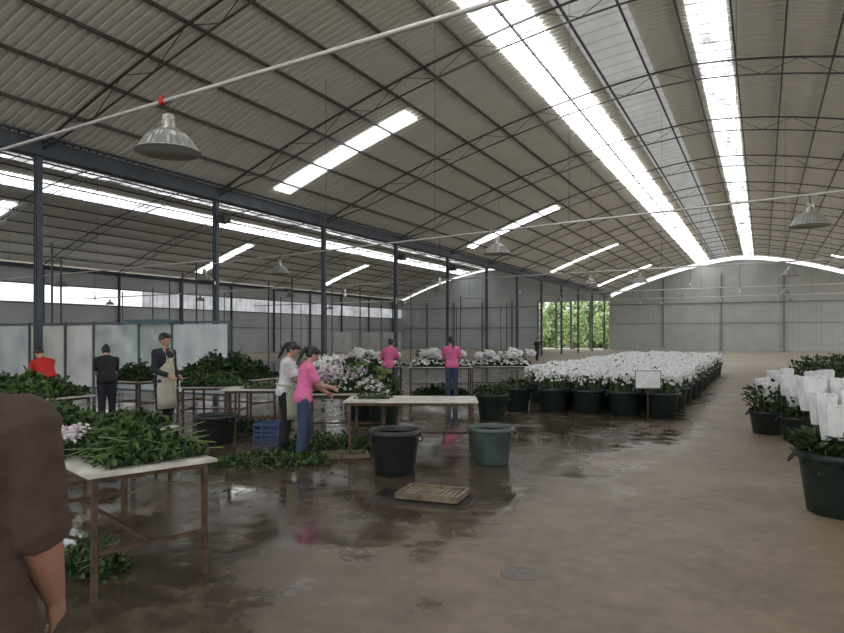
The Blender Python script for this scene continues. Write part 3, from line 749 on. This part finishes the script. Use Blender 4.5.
mb = MB(); mb.lathe([(0, 0), (.14, 0), (.14, .003), (.12, .004), (.12, .002), (0, .002)], 28)
mb.obj('floor_cover', M['cover'], loc=G(520, 4.7), label='round worn cover set in the concrete', cat='drain cover')
hp = G(272, 8.8); heap(hp, X27+.1, 1.5, .6, .11, 1000, z=.0, size=.07, label='scattered cut leaves heaped on the wet floor', stems=70, sl=1.5)
hp = G(330, 9.9); heap(hp, X27+.1, 1.5, .6, .2, 650, z=.0, size=.08, label='cut leaves dropped under the flower table', stems=50, sl=1.4)
hp = G(245, 11.8); heap(hp, X27, 1.6, .6, .22, 700, 'leafdark', z=0, size=.09, label='dropped dark leaves under the work tables', stems=30)
hp = G(150, 9.2); heap(hp, X27, 1.4, .6, .16, 600, 'leafdark', z=0, size=.08, label='dropped leafy cuttings on the floor', stems=30)
hp = G(88, 4.75); heap(hp, .3, .5, .35, .22, 350, z=0, size=.06, label='leafy cuttings lying beneath the worktable', stems=14)
mb = MB()
for i in range(240):
    d = random.uniform(6.5, 12); p = G(random.uniform(170, 440), d); mb.leaf((p.x, p.y, .006), random.uniform(.02, .05), Quaternion((0, 0, 1), random.random()*6.28), .3)
for i in range(50):
    p = G(random.uniform(170, 400), random.uniform(7, 10)); a = random.random()*6.28
    mb.tube([(p.x, p.y, .005), (p.x+.15*math.cos(a), p.y+.15*math.sin(a), .005)], .003, 4)
mb.obj('leaf_litter', M['leafdark'], label='loose leaves and stems scattered over the wet floor', cat='leaves', kind='stuff')

# ---------------------------------------------------------------- people
def smooth01(t): t = max(0, min(1, t)); return t*t*(3-2*t)
def person(pos, face, H, label, lean=0, side=0, head=(0, 0), hands=None, shirt='pink', pants='black', sleeve='short', hair='pony', apron=None,
           shoes='shoe', skin='skin', vox=.011, stride=0.0, build=1.0, voxc=None, slen=.80, swid=1.0, elb=(.45, -.5, -.9), armk=1.0, low=.86, folds=.007, knee=(0, 0)):
    r = empty('person', pos, face-math.pi/2, label=label, cat='person'); s = H/1.70; r.scale = (s, s, s)
    ln = math.radians(lean)
    def T(p, amt=1.0):
        p = Vector(p); a = ln*smooth01((p.z-.82)/.35)*amt
        q = p-Vector((0, 0, .93)); c_, s_ = math.cos(a), math.sin(a)
        if q.z > 0: q = Vector((q.x, q.y*c_+q.z*s_, q.z*c_-q.y*s_))
        q.x += side*max(0, q.z)
        return q+Vector((0, 0, .93))
    hp, hy = math.radians(head[0]), math.radians(head[1])
    def TH(p):
        q = Vector(p)-Vector((0, 0, 1.50))
        q = Matrix.Rotation(hy, 3, 'Z') @ (Matrix.Rotation(-hp, 3, 'X') @ q)
        return T(q+Vector((0, 0, 1.50)))
    B = build
    sec = [(.72, .178*B**.5, .125, 0), (.80, .175*B**.5, .12, 0), (.86, .150*B**.5, .105, 0), (.93, .165*B**.5, .115, -.005), (1.0, .155*B**.7, .110, 0), (1.08, .132*B, .095*B, .005), (1.18, .142*B, .102*B, .005), (1.28, .165*B, .112*B, 0), (1.36, .178*B, .105*B, -.005), (1.41, .150*B, .085, -.01), (1.45, .085, .065, -.01)]
    def torso(mb, g, z0=.86, z1=2.0, flare=0):
        rings = []
        for z, rx, ry, oy in sec:
            if z < z0-.001 or z > z1: continue
            if z0 < .85 and z in (.86,): rx, ry = .172*B**.5, .12
            k = g+flare*max(0, (1.1-z))
            rings.append([T((math.copysign(abs(math.cos(t))**.85, math.cos(t))*(rx+k), oy+math.copysign(abs(math.sin(t))**.85, math.sin(t))*(ry+k), z)) for t in [2*math.pi*i/28 for i in range(28)]])
        mb.ring_loft(rings)
    body = MB(); torso(body, 0)
    neck0, neck1 = T((0, -.01, 1.42)), TH((0, .0, 1.54)); body.capsule(neck0, neck1, .056, .05)
    body.ball((0, .0, 1.605), (.076, .094, .100), 20, 14, TH)
    body.ball((0, .028, 1.555), (.056, .066, .062), 16, 10, TH)
    body.ball((0, .092, 1.588), (.013, .020, .022), 10, 8, TH)
    body.ball((0, .080, 1.622), (.045, .012, .010), 10, 8, TH)
    for sg in (-1, 1): body.ball((sg*.076, -.005, 1.59), (.011, .02, .03), 10, 8, TH)
    if hands is None: hands = ((.24, .06, .78), (-.24, .06, .78))
    shirtm = MB()
    for i, sg in enumerate((1, -1)):
        sh = T((sg*.178*B, -.005, 1.375)); hd = Vector(hands[i]); a, b_ = .285, .255
        d = hd-sh; L_ = min(d.length, (a+b_)*.985); dn = d.normalized(); hd = sh+dn*L_
        x = (a*a-b_*b_+L_*L_)/(2*L_); hgt = math.sqrt(max(0, a*a-x*x))
        hint = Vector((sg*elb[0], elb[1], elb[2])); hint = (hint-dn*hint.dot(dn)).normalized()
        el = sh+dn*x+hint*hgt
        k_ = B*armk
        body.capsule(sh, el, .050*B, .042*k_); body.capsule(el, el.lerp(hd, .35), .042*k_, .043*k_); body.capsule(el.lerp(hd, .35), hd, .043*k_, .028*armk)
        fd = (hd-el).normalized(); dd = (fd+Vector((0, .0, -.15))).normalized()
        pn = Vector((-sg*.75, 0, -.65)) if hd.z > .95 else Vector((-sg, .1, 0))
        pn = (pn-dd*pn.dot(dd)).normalized(); sd = dd.cross(pn).normalized()
        sd_th = -sd if sd.dot(Vector((0, 1, .6))) < 0 else sd
        p0 = hd+dd*.01; p1 = hd+dd*.085
        rings = []
        for t_, w_, th in ((0, .026, .022), (.3, .036, .02), (.7, .042, .018), (1, .040, .014)):
            c0 = p0.lerp(p1, t_); rings.append([c0+sd*w_*math.cos(q)+pn*th*math.sin(q) for q in [2*math.pi*k/12 for k in range(12)]])
        body.ring_loft(rings)
        for k, (o_, l_) in enumerate(((-.031, .058), (-.011, .074), (.011, .080), (.031, .070))):
            o_ *= (1 if sd_th is sd else -1)
            base = p1+sd*o_-dd*.01; dr = dd.copy(); P_ = [base]
            for j, f in enumerate((.45, .32, .26)):
                ang = .28+.22*j+.05*k
                dr = (dr*math.cos(ang)+pn*math.sin(ang)).normalized()
                base = base+dr*l_*f; P_.append(base)
            body.tube(P_, [.0095, .009, .008, .0062], 8)
        tb_ = p0+dd*.02+sd_th*.028; td = (dd*.6+sd_th*.7+pn*.35).normalized()
        body.tube([tb_-td*.015, tb_+td*.03, tb_+td*.05+dd*.012, tb_+td*.055+dd*.032], [.013, .012, .010, .007], 8)
        nk = T((sg*.06, -.012, 1.425))
        shirtm.ball(tuple(sh), .068*B, 18, 12)
        if sleeve == 'short':
            q1 = sh.lerp(el, min(slen, 1)); P_ = [nk, sh+Vector((-sg*.04, 0, .005)), sh.lerp(el, .08), sh.lerp(el, .35), q1]; R2 = [.050, .066*B, .069*B, .070*B*swid, .074*B*swid]
            if slen > 1: P_.append(el.lerp(hd, slen-1)); R2.append(.074*B*swid)
            shirtm.tube(P_, R2, 18)
        else:
            w_ = el.lerp(hd, .92); shirtm.tube([nk, sh+Vector((-sg*.03, 0, 0)), sh.lerp(el, .1), el, w_], [.050, .064*B, .064*B, .055*B, .040], 14)
    pantm = MB(); shoem = []
    for i, sg in enumerate((1, -1)):
        hipj = Vector((sg*.088, 0, .90)); kn = Vector((sg*.095, .01+sg*stride*.5+knee[i], .49)); an = Vector((sg*.10, -.02+sg*stride, .085))
        cf = kn.lerp(an, .35)+Vector((0, -.012, 0))
        body.capsule(hipj, kn, .086, .056); body.capsule(kn, cf, .054, .055); body.capsule(cf, an, .055, .037)
        body.capsule(an+Vector((0, -.03, -.045)), an+Vector((0, .13, -.05)), .034, .028)
        pantm.tube([hipj+Vector((0, 0, .03)), hipj.lerp(kn, .4), kn, kn.lerp(an, .5), an], [.105, .096, .074, .070, .062], 16)
        sm = MB(); sm.capsule(an+Vector((0, -.035, -.04)), an+Vector((0, .14, -.048)), .043, .036, 14); sm.box(an+Vector((0, .05, -.078)), (.08, .26, .014)); shoem.append(sm)
    remesh(body.obj('body', M[skin], r), vox, 2)
    torso(pantm, .012, .86, 1.0); remesh(pantm.obj('trousers', M[pants], r), voxc or .014, 2, folds)
    torso(shirtm, .018, low, 1.42, .05 if low > .8 else .01)
    shirtm.tube([T((0, -.012, 1.40)), T((0, -.008, 1.455))], [.10, .072], 18)
    remesh(shirtm.obj('shirt', M[shirt], r), voxc or .013, 3, folds)
    if low < .8:
        cm = MB(); cm.tube([T((0, -.012, 1.42)), T((0, -.016, 1.49))], [.098, .074], 20); remesh(cm.obj('collar', M[shirt], r), .008, 1)
    for sm in shoem: remesh(sm.obj('shoe', M[shoes], r), .010, 1)
    hm = MB(); hm.ball((0, -.022, 1.628), (.087, .098, .098), 18, 12, TH); hm.ball((0, .028, 1.672), (.075, .068, .040), 16, 10, TH)
    if hair == 'pony':
        hm.ball((0, -.115, 1.64), (.03, .03, .03), 10, 8, TH)
        P_ = [TH((0, -.10, 1.64)), TH((0, -.145, 1.61)), TH((0, -.155, 1.52)), TH((0, -.14, 1.42)), TH((0, -.13, 1.33))]
        hm.tube(P_, [.02, .03, .034, .028, .010], 12)
    elif hair == 'bun':
        hm.ball((0, -.125, 1.63), (.045, .045, .045), 12, 8, TH)
    if hair != 'short':
        hm.ball((0, -.04, 1.575), (.074, .070, .06), 14, 8, TH)
    remesh(hm.obj('hair', M['hair'], r), .009, 2, .004)
    for sg in (-1, 1):
        MB().ball((sg*.030, .086, 1.603), (.012, .006, .006), 10, 8, TH).obj('eye', M['eye'], r, True)
    MB().ball((0, .0925, 1.545), (.022, .006, .006), 10, 8, TH).obj('mouth', M['lip'], r, True)
    if apron:
        am = MB(); rings = []
        zs = [1.30, 1.2, 1.08, 1.0, .9, .75, .6, .45] if apron[1] == 'full' else [1.04, 1.0, .9, .75, .6, .5]
        for z in zs:
            half = math.radians(38) if z > 1.15 else math.radians(80)
            rx = .19 if z > .86 else .21; ry = .155 if z > .86 else .16+(.86-z)*.10
            if z > 1.15: ry = .14
            inner = []; outer = []
            for k in range(13):
                t_ = math.pi/2-half+2*half*k/12; wv = (.006+.012*max(0, .9-z))*math.sin(k*2.2+z*3)
                outer.append(T((math.cos(t_)*(rx+.004), math.sin(t_)*(ry+.004)+wv, z))); inner.append(T((math.cos(t_)*rx, math.sin(t_)*ry+wv, z)))
            rings.append(outer+inner[::-1])
        am.ring_loft(rings); am.obj('apron', M[apron[0]], r, True)
        st = MB(); st.tube([T((math.cos(t_)*.185, math.sin(t_)*.15, 1.03)) for t_ in [2*math.pi*k/24 for k in range(25)]], .010, 6)
        if apron[1] == 'full':
            for sg in (-1, 1): st.tube([T((sg*.09, .135, 1.30)), T((sg*.085, .09, 1.42)), T((sg*.05, -.05, 1.47))], .008, 6)
        st.obj('apron_tie', M[apron[0]], r)
    return r
RT = YAW; AWAY = YAW+math.pi/2; TOW = YAW-math.pi/2; LF = YAW+math.pi
person(G(-50, 1.85), AWAY+.10, 1.79, 'man in brown short-sleeved shirt standing with arms lowered', hands=((.205, .14, .83), (-.24, .1, .8)),
       shirt='brown', pants='khaki', hair='short', skin='skintan', build=1.13, vox=.007, voxc=.008, slen=1.12, swid=.97, elb=(.1, -1, -.3), armk=1.14, low=.72, folds=.010)
person(G(164, 11.3), RT-.35, 1.72, 'man in navy top and cream apron standing among the tables', lean=2, head=(10, 0), hands=((.12, .22, 1.0), (-.15, .2, .98)),
       shirt='navy', pants='black', sleeve='long', hair='short', apron=('cream', 'full'), build=1.08, side=.03)
person(G(107, 12.4), AWAY+.5, 1.58, 'stooping worker in black top bending over the greenery', lean=30, head=(15, 0), hands=((.12, .55, .86), (-.12, .55, .86)),
       shirt='black', pants='navy', hair='bun', stride=.05)
person(G(50, 12.0), LF-.5, 1.56, 'worker in a red shirt bending over heaped stems', lean=32, head=(10, 0), hands=((.12, .6, .86), (-.12, .6, .86)),
       shirt='redc', pants='black', hair='short')
person(G(285, 9.75), RT+.15, 1.60, 'woman in white blouse and pale green apron at the flower table', lean=8, head=(26, -20), hands=((.06, .40, 1.04), (-.12, .33, .98)),
       shirt='white', pants='black', hair='pony', apron=('palegreen', 'half'), side=.04, knee=(.03, 0))
person(G(303, 9.05), RT+.30, 1.55, 'woman in pink shirt and jeans sorting stems at a table', lean=10, head=(24, 10), hands=((.04, .44, 1.06), (-.12, .38, .98)),
       shirt='pink', pants='jean', hair='pony', side=-.04, knee=(0, .05), stride=-.04)
person(G(388, 17.7), AWAY-.5, 1.60, 'woman in pink top and black trousers at the sorting table', lean=8, head=(20, -10), hands=((.14, .42, 1.0), (-.28, .34, 1.1)),
       shirt='pink2', pants='black', hair='bun', vox=.013, side=.06, stride=.05)
person(G(452, 17.5), AWAY+.1, 1.65, 'woman in pink top and blue jeans facing the flower table', lean=3, head=(14, 15), hands=((.20, .32, 1.12), (-.16, .38, 1.02)),
       shirt='pink2', pants='jean', hair='pony', vox=.013, side=-.05, knee=(.04, 0))
person(G(537, 44), TOW+.4, 1.5, 'distant woman in dark clothes walking across the floor', hands=None, shirt='black', pants='navy', hair='bun', vox=.014, stride=.1)

# ---------------------------------------------------------------- light & camera
w = bpy.data.worlds.new('overcast'); S.world = w; w.use_nodes = True
bg = w.node_tree.nodes['Background']; bg.inputs['Color'].default_value = (0.97, 0.98, 1.0, 1); bg.inputs['Strength'].default_value = 2.1
cam = bpy.data.cameras.new('cam'); co = bpy.data.objects.new('camera', cam); COL.objects.link(co)
co.location = (0, 0, CAMH); co.rotation_euler = (math.pi/2, 0, YAW)
cam.sensor_width = 36; cam.lens = 660/844*36; cam.shift_y = 18.5/844; cam.clip_start = .05; cam.clip_end = 400
S.camera = co
S.view_settings.view_transform = 'Standard'
